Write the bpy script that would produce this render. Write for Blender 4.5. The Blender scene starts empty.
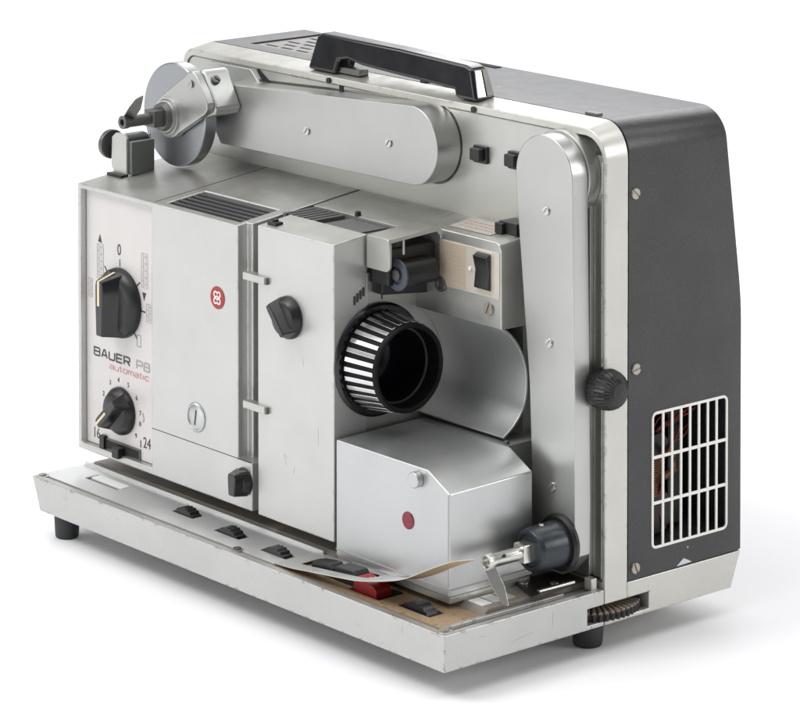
import bpy, bmesh, math, random
from mathutils import Vector, Matrix
random.seed(7)
PI = math.pi
C = bpy.context.scene.collection
OX, OY, OZ, S = 206.0, 91.0, 31.0, 0.001      # model is written in millimetres, z = 31 is the table

def W(p):
    return Vector(((p[0]-OX)*S, (p[1]-OY)*S, (p[2]-OZ)*S))

# ------------------------------------------------------------------ materials
def nodes_of(name):
    m = bpy.data.materials.new(name); m.use_nodes = True
    nt = m.node_tree
    b = nt.nodes['Principled BSDF']
    return m, nt, b
def N(nt, t, **kw):
    n = nt.nodes.new(t)
    for k, v in kw.items(): setattr(n, k, v)
    return n
def coords(nt):
    g = N(nt, 'ShaderNodeNewGeometry')
    return g
def noise(nt, vec, scale, detail=3, rough=.5):
    n = N(nt, 'ShaderNodeTexNoise'); n.inputs['Scale'].default_value = scale
    n.inputs['Detail'].default_value = detail; n.inputs['Roughness'].default_value = rough
    nt.links.new(vec, n.inputs['Vector']); return n
def ramp(nt, fac, p0, p1, c0=(0,0,0,1), c1=(1,1,1,1)):
    r = N(nt, 'ShaderNodeValToRGB'); e = r.color_ramp.elements
    e[0].position = p0; e[0].color = c0; e[1].position = p1; e[1].color = c1
    nt.links.new(fac, r.inputs['Fac']); return r
def mix(nt, fac, a, b):
    m = N(nt, 'ShaderNodeMix', data_type='RGBA')
    if isinstance(fac, (int, float)): m.inputs[0].default_value = fac
    else: nt.links.new(fac, m.inputs[0])
    for i, v in ((6, a), (7, b)):
        if isinstance(v, tuple): m.inputs[i].default_value = (*v[:3], 1)
        else: nt.links.new(v, m.inputs[i])
    return m.outputs[2]

def make_mat(name, col, metal=0., rough=.5, grain=0., grain_scale=2500, bump=0., speck=None, speck_amt=.0,
             dust=0., dust_col=(.30,.26,.215), cloud=.025, spec=.5, coat=0., rvar=.06, edge=0., dots=None):
    m, nt, b = nodes_of(name)
    g = coords(nt); pos = g.outputs['Position']
    c = tuple(col)
    # broad cloudy variation
    n1 = noise(nt, pos, 38, 4)
    lo = tuple(max(0, x*(1-cloud)) for x in c); hi = tuple(min(1, x*(1+cloud)) for x in c)
    out = ramp(nt, n1.outputs['Fac'], .35, .65, (*lo,1), (*hi,1)).outputs['Color']
    n2 = noise(nt, pos, grain_scale, 1)
    if grain:
        mm = N(nt, 'ShaderNodeMapRange'); mm.inputs[3].default_value = 1-grain; mm.inputs[4].default_value = 1+grain
        mm.inputs[1].default_value = .25; mm.inputs[2].default_value = .75
        nt.links.new(n2.outputs['Fac'], mm.inputs[0])
        hs = N(nt, 'ShaderNodeHueSaturation'); nt.links.new(out, hs.inputs['Color']); nt.links.new(mm.outputs[0], hs.inputs['Value'])
        out = hs.outputs['Color']
    if dust:
        sx = N(nt, 'ShaderNodeSeparateXYZ'); nt.links.new(g.outputs['Normal'], sx.inputs[0])
        up = ramp(nt, sx.outputs['Z'], .75, .99)
        nd = noise(nt, pos, 60, 5, .65)
        nr = ramp(nt, nd.outputs['Fac'], .3, .75)
        mu = N(nt, 'ShaderNodeMath', operation='MULTIPLY'); nt.links.new(up.outputs['Color'], mu.inputs[0]); nt.links.new(nr.outputs['Color'], mu.inputs[1])
        mu2 = N(nt, 'ShaderNodeMath', operation='MULTIPLY'); nt.links.new(mu.outputs[0], mu2.inputs[0]); mu2.inputs[1].default_value = dust
        out = mix(nt, mu2.outputs[0], out, dust_col)
    if speck:
        ns = noise(nt, pos, 210, 6, .7)
        sr = ramp(nt, ns.outputs['Fac'], speck_amt, speck_amt+.02)
        out = mix(nt, sr.outputs['Color'], out, speck)
    if dots:      # scattered small flecks
        vo = N(nt, 'ShaderNodeTexVoronoi'); vo.inputs['Scale'].default_value = 105; nt.links.new(pos, vo.inputs['Vector'])
        lt = N(nt, 'ShaderNodeMath', operation='LESS_THAN'); nt.links.new(vo.outputs['Distance'], lt.inputs[0]); 
        sp = N(nt, 'ShaderNodeSeparateColor'); nt.links.new(vo.outputs['Color'], sp.inputs[0])
        th_ = N(nt, 'ShaderNodeMath', operation='MULTIPLY'); nt.links.new(sp.outputs[1], th_.inputs[0]); th_.inputs[1].default_value = .09
        nt.links.new(th_.outputs[0], lt.inputs[1])
        gt = N(nt, 'ShaderNodeMath', operation='GREATER_THAN'); nt.links.new(sp.outputs[0], gt.inputs[0]); gt.inputs[1].default_value = .82
        md_ = N(nt, 'ShaderNodeMath', operation='MULTIPLY'); nt.links.new(lt.outputs[0], md_.inputs[0]); nt.links.new(gt.outputs[0], md_.inputs[1])
        out = mix(nt, md_.outputs[0], out, dots)
    if edge:      # paint worn off along the sharp edges
        bv = N(nt, 'ShaderNodeBevel'); bv.samples = 4; bv.inputs['Radius'].default_value = .002
        vm = N(nt, 'ShaderNodeVectorMath', operation='DOT_PRODUCT'); nt.links.new(bv.outputs[0], vm.inputs[0]); nt.links.new(g.outputs['Normal'], vm.inputs[1])
        er = ramp(nt, vm.outputs['Value'], .93, .992, (1,1,1,1), (0,0,0,1))
        ne = noise(nt, pos, 150, 7, .8); er2 = ramp(nt, ne.outputs['Fac'], .54, .58)
        me_ = N(nt, 'ShaderNodeMath', operation='MULTIPLY'); nt.links.new(er.outputs['Color'], me_.inputs[0]); nt.links.new(er2.outputs['Color'], me_.inputs[1])
        me2 = N(nt, 'ShaderNodeMath', operation='MULTIPLY'); nt.links.new(me_.outputs[0], me2.inputs[0]); me2.inputs[1].default_value = edge
        out = mix(nt, me2.outputs[0], out, (.085,.06,.045))
    nt.links.new(out, b.inputs['Base Color'])
    b.inputs['Metallic'].default_value = metal
    nr2 = noise(nt, pos, 90, 4, .6)
    mr = N(nt, 'ShaderNodeMapRange'); mr.inputs[1].default_value = .3; mr.inputs[2].default_value = .7
    mr.inputs[3].default_value = max(.02, rough-rvar); mr.inputs[4].default_value = min(1, rough+rvar)
    nt.links.new(nr2.outputs['Fac'], mr.inputs[0]); nt.links.new(mr.outputs[0], b.inputs['Roughness'])
    b.inputs['Specular IOR Level'].default_value = spec
    if coat: b.inputs['Coat Weight'].default_value = coat; b.inputs['Coat Roughness'].default_value = .15
    if bump:
        bp = N(nt, 'ShaderNodeBump'); bp.inputs['Strength'].default_value = bump; bp.inputs['Distance'].default_value = .0002
        nt.links.new(n2.outputs['Fac'], bp.inputs['Height']); nt.links.new(bp.outputs['Normal'], b.inputs['Normal'])
    return m

M = {}
SIL = (.525, .53, .50)
EDGE = (.085, .06, .045)
M['silver'] = make_mat('silver_hammer_paint', SIL, .74, .38, .05, 2600, .0, dust=.45, edge=.25)
M['silver_arm'] = make_mat('satin_silver_arm', (.48,.487,.468), .84, .34, .04, 2600, 0, rvar=.02, dust=.2)
M['silver_base'] = make_mat('worn_silver_base', (.52,.52,.508), .60, .39, .05, 2600, .0, (.14,.10,.07), .735, .35, edge=.9, dots=(.22,.18,.14))
M['silver_door'] = make_mat('silver_door', (.555,.56,.54), .68, .36, .05, 2600, 0., rvar=.03, dust=.5, edge=.35)
M['silver_box'] = make_mat('satin_lamp_box', (.53,.54,.54), .82, .36, .04, 2600, 0, rvar=.02, edge=.12)
M['trough'] = make_mat('satin_concave_metal', (.78,.79,.79), .95, .38, .05, 1500, 0, rvar=.004, cloud=.01)
M['rim'] = make_mat('pale_rim_paint', (.575,.57,.53), .55, .36, .05, 2600, 0., (.20,.15,.1), .745, .55, edge=.6)
M['shade_grey'] = make_mat('painted_shade_grey', (.24,.25,.235), .3, .45)  # shade on silver parts in the gaps, put into a darker grey
M['panel'] = make_mat('printed_panel', (.62,.60,.585), .15, .42, .05, 1800, .05)
M['dark'] = make_mat('charcoal_textured_cover', (.027,.0275,.028), 0., .35, .35, 1300, .35, (.30,.30,.29), .722, .05, (.2,.2,.21), .16, spec=.55, rvar=.03, dots=(.22,.22,.21))
M['dark_top'] = M['dark']
M['black'] = make_mat('black_plastic', (.010,.010,.011), 0., .36, .1, 1500, .08, None, 0, .08, (.2,.18,.16))
M['black_gloss'] = make_mat('black_gloss_plastic', (.007,.0075,.009), 0., .22, .1, 1500, .03, None, 0, .05, (.2,.18,.16), coat=.3)
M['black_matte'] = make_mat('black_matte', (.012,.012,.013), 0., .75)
M['rubber'] = make_mat('black_rubber', (.022,.025,.026), 0., .55, .2, 1500, .2)
M['rubber_dusty'] = make_mat('dusty_ribbed_rubber', (.030,.028,.027), 0., .6, .2, 1500, .2, None, 0, .95, (.30,.25,.21))
M['lens_black'] = make_mat('lens_black', (.003,.003,.0033), 0., .5, .05, 1500, .03, spec=.2)
M['chrome'] = make_mat('chrome', (.66,.65,.67), 1., .22, 0, 1500, 0, None, 0, 0, rvar=.05)
M['disc'] = make_mat('brushed_aluminium_disc', (.35,.365,.38), .95, .32, .03, 1200, .02, rvar=.02, cloud=.01)
M['steel'] = make_mat('plain_steel', (.68,.67,.63), .92, .26, .03, 1500, 0, rvar=.03)
M['dark_steel'] = make_mat('dark_steel', (.16,.16,.155), .8, .4, .1, 1500, .05)
M['screw'] = make_mat('screw_metal', (.62,.61,.58), .9, .30, .05)
M['screw_old'] = make_mat('aged_brass_screw', (.40,.37,.32), .7, .40, .08)
M['grime'] = make_mat('grimy_deck', (.27,.24,.21), .15, .55, .1, 1300, .1, (.09,.07,.05), .66, .35)
M['adhesive'] = make_mat('brown_adhesive_board', (.37,.265,.165), 0., .6, .10, 900, .12, (.20,.13,.07), .60, .0, cloud=.16)
M['strip'] = make_mat('aluminium_strip', (.70,.705,.70), .6, .34, .04, 1500, .04)
M['red'] = make_mat('red_plastic', (.29,.005,.008), 0., .45, .05)
M['logo_red'] = make_mat('enamel_red', (.33,.02,.018), 0., .3)
M['dull_red'] = make_mat('dull_red_lens', (.20,.012,.022), 0., .3, .2, 1200, .1)
M['ink'] = make_mat('dark_ink', (.045,.045,.045), 0., .5)
M['ink_grey'] = make_mat('grey_ink', (.36,.35,.34), 0., .5)
M['ink_faint'] = make_mat('faint_ink', (.44,.43,.42), 0., .5)
M['ink_red'] = make_mat('red_ink', (.62,.25,.25), 0., .5)
M['cream'] = make_mat('cream_line', (.72,.62,.42), .2, .4)
M['white'] = make_mat('white_paint', (.82,.82,.80), 0., .4)
M['white_grille'] = make_mat('pale_grille_metal', (.78,.77,.73), .3, .38, .04, 1500, .05, (.15,.1,.07), .70)
M['beige'] = make_mat('beige_plate', (.56,.47,.37), .25, .4, .06)
M['beige_pale'] = make_mat('pale_beige_plate', (.62,.57,.50), .3, .4, .05)
M['ring'] = make_mat('blue_grey_roller', (.085,.10,.118), .2, .35)
M['wire_red'] = make_mat('red_wire', (.20,.02,.014), 0., .5)
M['copper'] = make_mat('copper_coil', (.20,.10,.05), .6, .45)
M['hub'] = make_mat('blue_black_hub', (.028,.034,.042), .2, .33, .15, 900, .1, (.2,.23,.26), .74, .1)

# paper sweep
pm, nt, b = nodes_of('white_paper'); b.inputs['Base Color'].default_value = (.90,.90,.912,1); b.inputs['Roughness'].default_value = .75
b.inputs['Specular IOR Level'].default_value = .2
g = coords(nt); n = noise(nt, g.outputs['Position'], 9, 4, .55)
r = ramp(nt, n.outputs['Fac'], .3, .7, (.885,.885,.90,1), (.91,.91,.918,1)); nt.links.new(r.outputs['Color'], b.inputs['Base Color'])
M['paper'] = pm

# ------------------------------------------------------------------ mesh helpers
ROOT = bpy.data.objects.new('film_projector', None); C.objects.link(ROOT)
ROOT['label'] = 'silver and charcoal film projector with black carry handle, standing on white paper'
ROOT['category'] = 'film projector'
origins = {ROOT: Vector((0,0,0))}

def obj(name, bm, mat, parent=ROOT, bev=0., seg=2, label=None, flat=False):
    bmesh.ops.recalc_face_normals(bm, faces=bm.faces[:])
    lo = Vector([min(v.co[i] for v in bm.verts) for i in range(3)])
    hi = Vector([max(v.co[i] for v in bm.verts) for i in range(3)])
    cm = (lo+hi)/2; wc = W(cm)
    for v in bm.verts: v.co = (v.co-cm)*S
    for f in bm.faces: f.smooth = not flat
    if not flat:
        for e in bm.edges:
            e.smooth = not (len(e.link_faces) != 2 or e.calc_face_angle(0) > math.radians(32))
    me = bpy.data.meshes.new(name); bm.to_mesh(me); bm.free()
    me.materials.append(M[mat] if isinstance(mat, str) else mat)
    o = bpy.data.objects.new(name, me); C.objects.link(o)
    if parent is not None:
        o.parent = parent; o.location = wc - origins[parent]
    else: o.location = wc
    origins[o] = wc
    if bev:
        md = o.modifiers.new('bevel', 'BEVEL'); md.width = bev*S; md.segments = seg; md.limit_method = 'ANGLE'
        md.angle_limit = math.radians(32); md.harden_normals = True; md.use_clamp_overlap = True
    if label: o['label'] = label
    return o

def nb(): return bmesh.new()
def box(bm, x0, x1, y0, y1, z0, z1):
    v = [bm.verts.new((x, y, z)) for x in (x0, x1) for y in (y0, y1) for z in (z0, z1)]
    for f in ((0,1,3,2),(4,6,7,5),(0,4,5,1),(2,3,7,6),(0,2,6,4),(1,5,7,3)): bm.faces.new([v[i] for i in f])
    return bm
def prism(bm, poly, axis, a, b, fa=None, fb=None):
    """poly: 2D points in the other two axes (order x,y,z without axis)"""
    def pt(p, t):
        if axis == 'x': return (t, p[0], p[1])
        if axis == 'y': return (p[0], t, p[1])
        return (p[0], p[1], t)
    A = [bm.verts.new(pt(p, a if fa is None else fa(p))) for p in poly]
    B = [bm.verts.new(pt(p, b if fb is None else fb(p))) for p in poly]
    n = len(poly)
    bm.faces.new(A); bm.faces.new(B[::-1])
    for i in range(n): bm.faces.new((A[i], B[i], B[(i+1) % n], A[(i+1) % n]))
    return bm
def rrect(x0, x1, z0, z1, r, n=8):
    """rounded rectangle, r = (bl, br, tr, tl)"""
    if not isinstance(r, (tuple, list)): r = (r,)*4
    out = []
    for (cx, cz, a0, rr) in ((x0+r[0], z0+r[0], PI, r[0]), (x1-r[1], z0+r[1], 1.5*PI, r[1]), (x1-r[2], z1-r[2], 0, r[2]), (x0+r[3], z1-r[3], .5*PI, r[3])):
        if rr < .05: out.append((cx, cz)); continue
        for k in range(n+1):
            a = a0 + .5*PI*k/n
            out.append((cx+rr*math.cos(a), cz+rr*math.sin(a)))
    return out
def frame_to(axis):
    d = Vector(axis).normalized()
    return d.to_track_quat('Z', 'Y').to_matrix()
def lathe(bm, prof, o, axis, n=48, close=True):
    """prof: (t, r) along axis from o"""
    Mx = frame_to(axis); o = Vector(o)
    rings = []
    for t, r in prof:
        if r < 1e-4: rings.append([bm.verts.new(o + Mx @ Vector((0,0,t)))])
        else: rings.append([bm.verts.new(o + Mx @ Vector((r*math.cos(2*PI*k/n), r*math.sin(2*PI*k/n), t))) for k in range(n)])
    for A, B in zip(rings, rings[1:]):
        for k in range(n):
            k2 = (k+1) % n
            if len(A) == 1 and len(B) == 1: continue
            if len(A) == 1: bm.faces.new((A[0], B[k], B[k2]))
            elif len(B) == 1: bm.faces.new((A[k], B[0], A[k2]))
            else: bm.faces.new((A[k], B[k], B[k2], A[k2]))
    if close:
        if len(rings[0]) > 1: bm.faces.new(rings[0][::-1])
        if len(rings[-1]) > 1: bm.faces.new(rings[-1])
    return bm
def cyl(bm, o, axis, r, h, n=40, r2=None):
    return lathe(bm, [(0, r), (h, r if r2 is None else r2)], o, axis, n)
def tube(bm, pts, r, n=8):
    pts = [Vector(p) for p in pts]; rings = []
    for i, p in enumerate(pts):
        d = (pts[min(i+1, len(pts)-1)]-pts[max(i-1, 0)])
        Mx = frame_to(d)
        rings.append([bm.verts.new(p + Mx @ Vector((r*math.cos(2*PI*k/n), r*math.sin(2*PI*k/n), 0))) for k in range(n)])
    for A, B in zip(rings, rings[1:]):
        for k in range(n): bm.faces.new((A[k], A[(k+1) % n], B[(k+1) % n], B[k]))
    bm.faces.new(rings[0][::-1]); bm.faces.new(rings[-1])
    return bm
def cut(bm, cutter):
    """exact boolean bm - cutter, both in mm"""
    a = bpy.data.meshes.new('a'); bmesh.ops.recalc_face_normals(bm, faces=bm.faces[:]); bm.to_mesh(a)
    c = bpy.data.meshes.new('c'); bmesh.ops.recalc_face_normals(cutter, faces=cutter.faces[:]); cutter.to_mesh(c)
    oa = bpy.data.objects.new('a', a); oc = bpy.data.objects.new('c', c); C.objects.link(oa); C.objects.link(oc)
    md = oa.modifiers.new('b', 'BOOLEAN'); md.operation = 'DIFFERENCE'; md.solver = 'EXACT'; md.object = oc; md.use_self = True
    dg = bpy.context.evaluated_depsgraph_get(); dg.update()
    me = bpy.data.meshes.new_from_object(oa.evaluated_get(dg))
    out = bmesh.new(); out.from_mesh(me)
    for o in (oa, oc): bpy.data.objects.remove(o)
    for m_ in (a, c, me): bpy.data.meshes.remove(m_)
    bmesh.ops.remove_doubles(out, verts=out.verts[:], dist=.002)
    bmesh.ops.dissolve_limit(out, angle_limit=math.radians(.5), verts=out.verts[:], edges=out.edges[:])
    return out
def text(body, x, y, z, size, mat, name='lettering', parent=ROOT, wide=1.0, shear=0., thick=.0, rot=0., outline=False, face='front'):
    cu = bpy.data.curves.new('t', 'FONT'); cu.body = body; cu.size = size; cu.shear = shear; cu.extrude = .08; cu.offset = thick
    cu.resolution_u = 3
    o = bpy.data.objects.new('t', cu); C.objects.link(o)
    dg = bpy.context.evaluated_depsgraph_get(); dg.update()
    me = bpy.data.meshes.new_from_object(o.evaluated_get(dg))
    bm = bmesh.new(); bm.from_mesh(me); bpy.data.objects.remove(o); bpy.data.curves.remove(cu); bpy.data.meshes.remove(me)
    ca, sa = math.cos(rot), math.sin(rot)
    for v in bm.verts:
        a, b_, c = v.co.x*wide, v.co.y, v.co.z
        a, b_ = a*ca-b_*sa, a*sa+b_*ca
        if face == 'front': v.co = (x+a, y-c, z+b_)
        else: v.co = (x+a, y+b_, z+c)
    return obj(name, bm, mat, parent, flat=True)

def screw_bm(r, h, ang=.6, axis='-y', n=14):
    """slotted round head, slot at angle ang; built around origin then moved by caller"""
    bm = nb(); w = r*.17
    for s in (0, PI):
        pts = []
        a0 = math.asin(w/r)
        for k in range(n+1):
            a = a0 + (PI-2*a0)*k/n
            pts.append((r*math.cos(a), r*math.sin(a)))
        q = [(x*math.cos(s+ang)-y*math.sin(s+ang), x*math.sin(s+ang)+y*math.cos(s+ang)) for x, y in pts]
        prism(bm, q, 'z', h*.45, h)
    cyl(bm, (0,0,0), (0,0,1), r*1.0, h*.44, 24)
    R_ = {'-y': Matrix.Rotation(PI/2, 3, 'X'), 'x': Matrix.Rotation(PI/2, 3, 'Y'), 'z': Matrix.Identity(3)}[axis]
    for v in bm.verts: v.co = R_ @ v.co
    return bm
def screw(pos, r=2.2, h=1.2, ang=.6, axis='-y', mat='screw', parent=ROOT):
    bm = screw_bm(r, h, ang, axis)
    for v in bm.verts: v.co = v.co + Vector(pos)
    return obj('screw', bm, mat, parent, bev=.18, seg=1)

def ztop(y): return 203.5 + .12*(y-24.8)

# ------------------------------------------------------------------ setting: paper sweep
bm = nb()
prof = [(-3.0, 0), (2.2, 0)]
for k in range(1, 17):
    a = PI/2*k/16; prof.append((2.2+1.2*math.sin(a), 1.2-1.2*math.cos(a)))
prof.append((3.4, 3.2))
# sweep runs along the viewing direction (toward -x, +y)
dv = Vector((-math.sin(math.radians(49.6)), math.cos(math.radians(49.6)), 0)); dr = Vector((math.cos(math.radians(49.6)), math.sin(math.radians(49.6)), 0))
rows = []
for t, h in prof:
    rows.append([bm.verts.new(dv*t + dr*w + Vector((0,0,h))) for w in (-3.5, 3.5)])
for A, B in zip(rows, rows[1:]): bm.faces.new((A[0], A[1], B[1], B[0]))
for f in bm.faces: f.smooth = True
me = bpy.data.meshes.new('ground'); bm.to_mesh(me); bm.free(); me.materials.append(M['paper'])
gnd = bpy.data.objects.new('ground', me); C.objects.link(gnd); gnd['kind'] = 'structure'

# ------------------------------------------------------------------ base tray
XR = 360.0
poly = [(55.3,43.6), (XR,43.6), (XR,59.7), (48.6,59.7)]
tray = prism(nb(), poly, 'y', 0, 94.3)
c = nb(); box(c, 52.5, 356, 3.8, 120, 58.4, 80); tray = cut(tray, c)
# wheel opening (front half lies in the tray side)
c = nb(); box(c, 318, 370, 84.2, 140, 45.6, 53.0); tray = cut(tray, c)
base = obj('base_tray', tray, 'silver_base', bev=.5)
obj('raised_deck', prism(nb(), [(31.4,58.6),(34.5,61.6),(94,61.6),(94,58.6)], 'x', 53.5, 349.5), 'grime', base, bev=.3)
bm = nb(); box(bm, 351.2, 353.4, 6, 76, 58.5, 60.2); obj('edge_strip', bm, 'silver_base', base, bev=.3)
# lip groove line
bm = nb(); box(bm, 53, 350, 4.15, 5.2, 58.5, 59.35); obj('edge_strip', bm, 'grime', base, bev=.15)
# corner bosses + screws
for (x, y) in ((51.8, 4.2), (355.2, 4.6)):
    bm = nb(); cyl(bm, (x, y, 58.0), (0,0,1), 3.4, 1.9, 24); obj('corner_boss', bm, 'silver_base', base, bev=.3)
    screw((x, y, 59.7), 1.9, .9, .4, 'z', 'screw_old', base)
bm = nb(); cyl(bm, (209, 5.2, 58.0), (0,0,1), 3.0, 2.1, 20); obj('corner_boss', bm, 'grime', base, bev=.3)
screw((209, 5.2, 59.9), 2.0, .9, 1.2, 'z', 'dark_steel', base)
# brown board, exposed where the strip has peeled off
bm = nb(); box(bm, 228, 350.5, 6.2, 30.8, 58.45, 59.2)
c = nb(); box(c, 283.5, 305, 9.8, 26.0, 50, 70); bm = cut(bm, c)
c = nb(); box(c, 315, 336.5, 12.0, 21.0, 50, 70); bm = cut(bm, c)
obj('adhesive_board', bm, 'adhesive', base, label='bare brown board under the lifted metal strip')
# pockets below the holes (dark wells)
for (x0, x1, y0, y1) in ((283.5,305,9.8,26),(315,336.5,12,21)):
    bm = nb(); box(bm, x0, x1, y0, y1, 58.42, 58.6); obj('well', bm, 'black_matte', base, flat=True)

# feet
def foot(x, y, r=8.0):
    bm = nb(); lathe(bm, [(0, r*.88), (1.2, r*.93), (9, r), (13.5, r)], (x, y, 31.0), (0,0,1), 32)
    return obj('foot', bm, 'rubber', bev=.6)
foot(65, 9.5, 6.3); foot(346, 97.5, 7.2); foot(95, 150, 7.6); foot(235, 150, 7.6)
bm = nb(); lathe(bm, [(0, 2.6), (.8, 3.0), (2.6, 3.0)], (349, 12, 41.4), (0,0,1), 20); obj('bottom_screw', bm, 'screw_old', bev=.2)
bm = nb(); lathe(bm, [(0, 2.4), (.8, 2.8), (2.6, 2.8)], (338, 8, 41.6), (0,0,1), 20); obj('bottom_screw', bm, 'dark_steel', bev=.2)
bm = nb(); lathe(bm, [(0, 2.4), (.8, 3.2), (2.6, 3.2)], (165, 6, 42.0), (0,0,1), 20); obj('bottom_screw', bm, 'dark_steel', bev=.2)

# ------------------------------------------------------------------ control strip (flat, then peeling off)
flatx = [49.5, 67.5, 96, 140.5, 157.5, 177.5, 197.5, 214.5, 234.5]
bm = nb(); box(bm, 49.5, 236, 5.6, 31.0, 59.0, 59.75)
holes = [(69, 96, 17.5, 26), (141, 157.5, 17.8, 24.2), (178, 197.5, 14.8, 21.4), (215.5, 235, 12.4, 18.6)]
for h in holes[:3]:
    c = nb(); box(c, h[0], h[1], h[2], h[3], 50, 70); bm = cut(bm, c)
c = nb(); box(c, 215.5, 235, 13.2, 19.6, 50, 70); bm = cut(bm, c)
strip = obj('control_strip', bm, 'strip', bev=.15, seg=1)
# low folded rear edge of the strip
bm = nb(); box(bm, 49.5, 240, 31.0, 31.9, 58.9, 61.3); obj('strip_edge', bm, 'strip', strip, bev=.2)
# white window
bm = nb(); box(bm, 70.5, 96, 20.4, 25.9, 58.9, 60.0); obj('window_insert', bm, 'white', strip, bev=.2, label='white slide window in the control strip')
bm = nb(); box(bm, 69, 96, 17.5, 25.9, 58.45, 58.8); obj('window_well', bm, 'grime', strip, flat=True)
# peeling sheet: edges in space
F = [(235.9,5.6,59.75),(250,4.4,61.3),(262,4,62.9),(285,4,65.6),(299,4,67.6),(316.9,5,71.8),(327.2,6,75.2),(337.5,8,80.4),(346,9,84.6),(353.5,10,88),(360,11,90.0),(365.4,12,91.5)]
Rr = [(235.9,31,59.75),(247.4,30.2,60.5),(259,29,61.4),(271.3,27.5,62.4),(283,26.5,63.3),(293.2,25.5,64.3),(305.4,24,66.5),(315.2,22,68.9),(325,20.8,72.6),(334,19,76.6),(346,16.5,82.5),(364.6,12.8,91.0)]
def samp(L, t):
    n = len(L)-1; f = min(n-1e-6, max(0, t*n)); i = int(f); u = f-i
    P = [Vector(L[max(0, min(n, j))]) for j in (i-1, i, i+1, i+2)]
    return .5*((2*P[1])+(-P[0]+P[2])*u+(2*P[0]-5*P[1]+4*P[2]-P[3])*u*u+(-P[0]+3*P[1]-3*P[2]+P[3])*u**3)
NT, NW = 66, 10
def peel(off, name, mat, lab):
    bm = nb(); G = []
    for i in range(NT+1):
        t = i/NT; a, b_ = samp(F, t), samp(Rr, t); row = []
        for j in range(NW+1):
            w = j/NW; p = a.lerp(b_, w); row.append(p)
        G.append(row)
    def nrm(i, j):
        i0, i1 = max(0, i-1), min(NT, i+1); j0, j1 = max(0, j-1), min(NW, j+1)
        n_ = (G[i1][j]-G[i0][j]).cross(G[i][j1]-G[i][j0]); return n_.normalized() if n_.length > 1e-9 else Vector((0,0,1))
    top = {}; bot = {}
    for i in range(NT+1):
        for j in range(NW+1):
            n_ = nrm(i, j); top[i,j] = G[i][j]+n_*(off+.18); bot[i,j] = G[i][j]+n_*off
    def hole(i, j):
        x = (G[i][j].x+G[i+1][j].x)/2
        return 3 <= j <= 7 and 246 < x < 297
    cells = [(i, j) for i in range(NT) for j in range(NW) if not hole(i, j)]
    cs = set(cells); V = {}
    def gv(d, k, tag):
        if (tag, k) not in V: V[tag, k] = bm.verts.new(d[k])
        return V[tag, k]
    for (i, j) in cells:
        q = [(i,j),(i+1,j),(i+1,j+1),(i,j+1)]
        bm.faces.new([gv(top, k, 't') for k in q]); bm.faces.new([gv(bot, k, 'b') for k in q[::-1]])
        for (k1, k2, nbk) in ((q[0], q[1], (i, j-1)), (q[1], q[2], (i+1, j)), (q[2], q[3], (i, j+1)), (q[3], q[0], (i-1, j))):
            if nbk not in cs: bm.faces.new([gv(top, k2, 't'), gv(top, k1, 't'), gv(bot, k1, 'b'), gv(bot, k2, 'b')])
    return obj(name, bm, mat, strip, label=lab)
peel(0, 'peeling_strip', 'strip', 'lifted end of the thin metal strip curling upward')
peel(-.2, 'strip_backing', 'adhesive', 'brown backing of the curling strip')
text('o-o', 262, 6.0, 63.55, 5, 'ink_grey', 'printed_symbol', strip, face='top')

# small thumb wheels in the strip
def thumbwheel(x, y, r=9.5, w=5.5, up=1.9):
    bm = nb(); n = 26; pts = []
    for k in range(n*2):
        a = PI*k/n; rr = r if k % 2 else r-.7
        pts.append((x+rr*math.cos(a), 59.7+up-r+rr*math.sin(a)))
    keep = [(px, max(pz, 58.5)) for px, pz in pts if pz > 58.4]
    keep.sort(key=lambda p: -p[0])
    keep = [(keep[0][0]+.1, 58.45)] + keep + [(keep[-1][0]-.1, 58.45)]
    prism(bm, keep, 'y', y-w/2, y+w/2)
    return obj('thumb_wheel', bm, 'black', bev=.1, seg=1)
thumbwheel(149.5, 21, up=3.4, r=11); thumbwheel(187.8, 18, up=3.4, r=11); thumbwheel(225.2, 16.2, up=3.4, r=11)
thumbwheel(325.5, 16.4, 11, 6.5, up=3.2)
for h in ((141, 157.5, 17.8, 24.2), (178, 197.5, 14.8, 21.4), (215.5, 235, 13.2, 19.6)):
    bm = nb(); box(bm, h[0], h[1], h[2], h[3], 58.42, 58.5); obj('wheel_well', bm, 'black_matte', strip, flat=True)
# piano keys
def key(x0, x1, mat, lab=None, z0=64.2, z1=65.6, y0=13.5, y1=22.5):
    bm = nb()
    prism(bm, [(x0, 58.5), (x1, 58.5), (x1, z1-1.8), (x1-2.2, z1), (x0+1.5, z0), (x0, z0-1.2)], 'y', y0, y1)
    return obj('push_key', bm, mat, bev=.5, label=lab)
key(253.5, 268.8, 'black', 'black push key', 64.0, 65.4, 13, 20.5)
key(269.4, 285.2, 'black', 'black push key', 65.6, 66.2, 13, 21.5)
key(286.0, 302.0, 'red', 'red push key', 65.4, 63.8, 10.8, 19.8)

# ------------------------------------------------------------------ case frame and wall
top_z = 264.0
out = rrect(47.5, XR, 43.6, top_z, (3, .5, 14, 8), 10)
fr = prism(nb(), out, 'y', 94.7, 108.6, fb=None)
# top rises slightly toward the back
for v in fr.verts:
    if v.co.y > 100 and v.co.z > 250: v.co.z += 2.4*(v.co.z-250)/14
c = prism(nb(), rrect(50.6, 358.1, 62, 260.6, (2, 2, 11.5, 6), 10), 'y', 80, 103.5); fr = cut(fr, c)
c = nb(); box(c, 318, 370, 80, 122.2, 45.6, 53.0); fr = cut(fr, c)
frame = obj('chassis_frame', fr, 'rim', bev=.7, seg=3)
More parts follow.
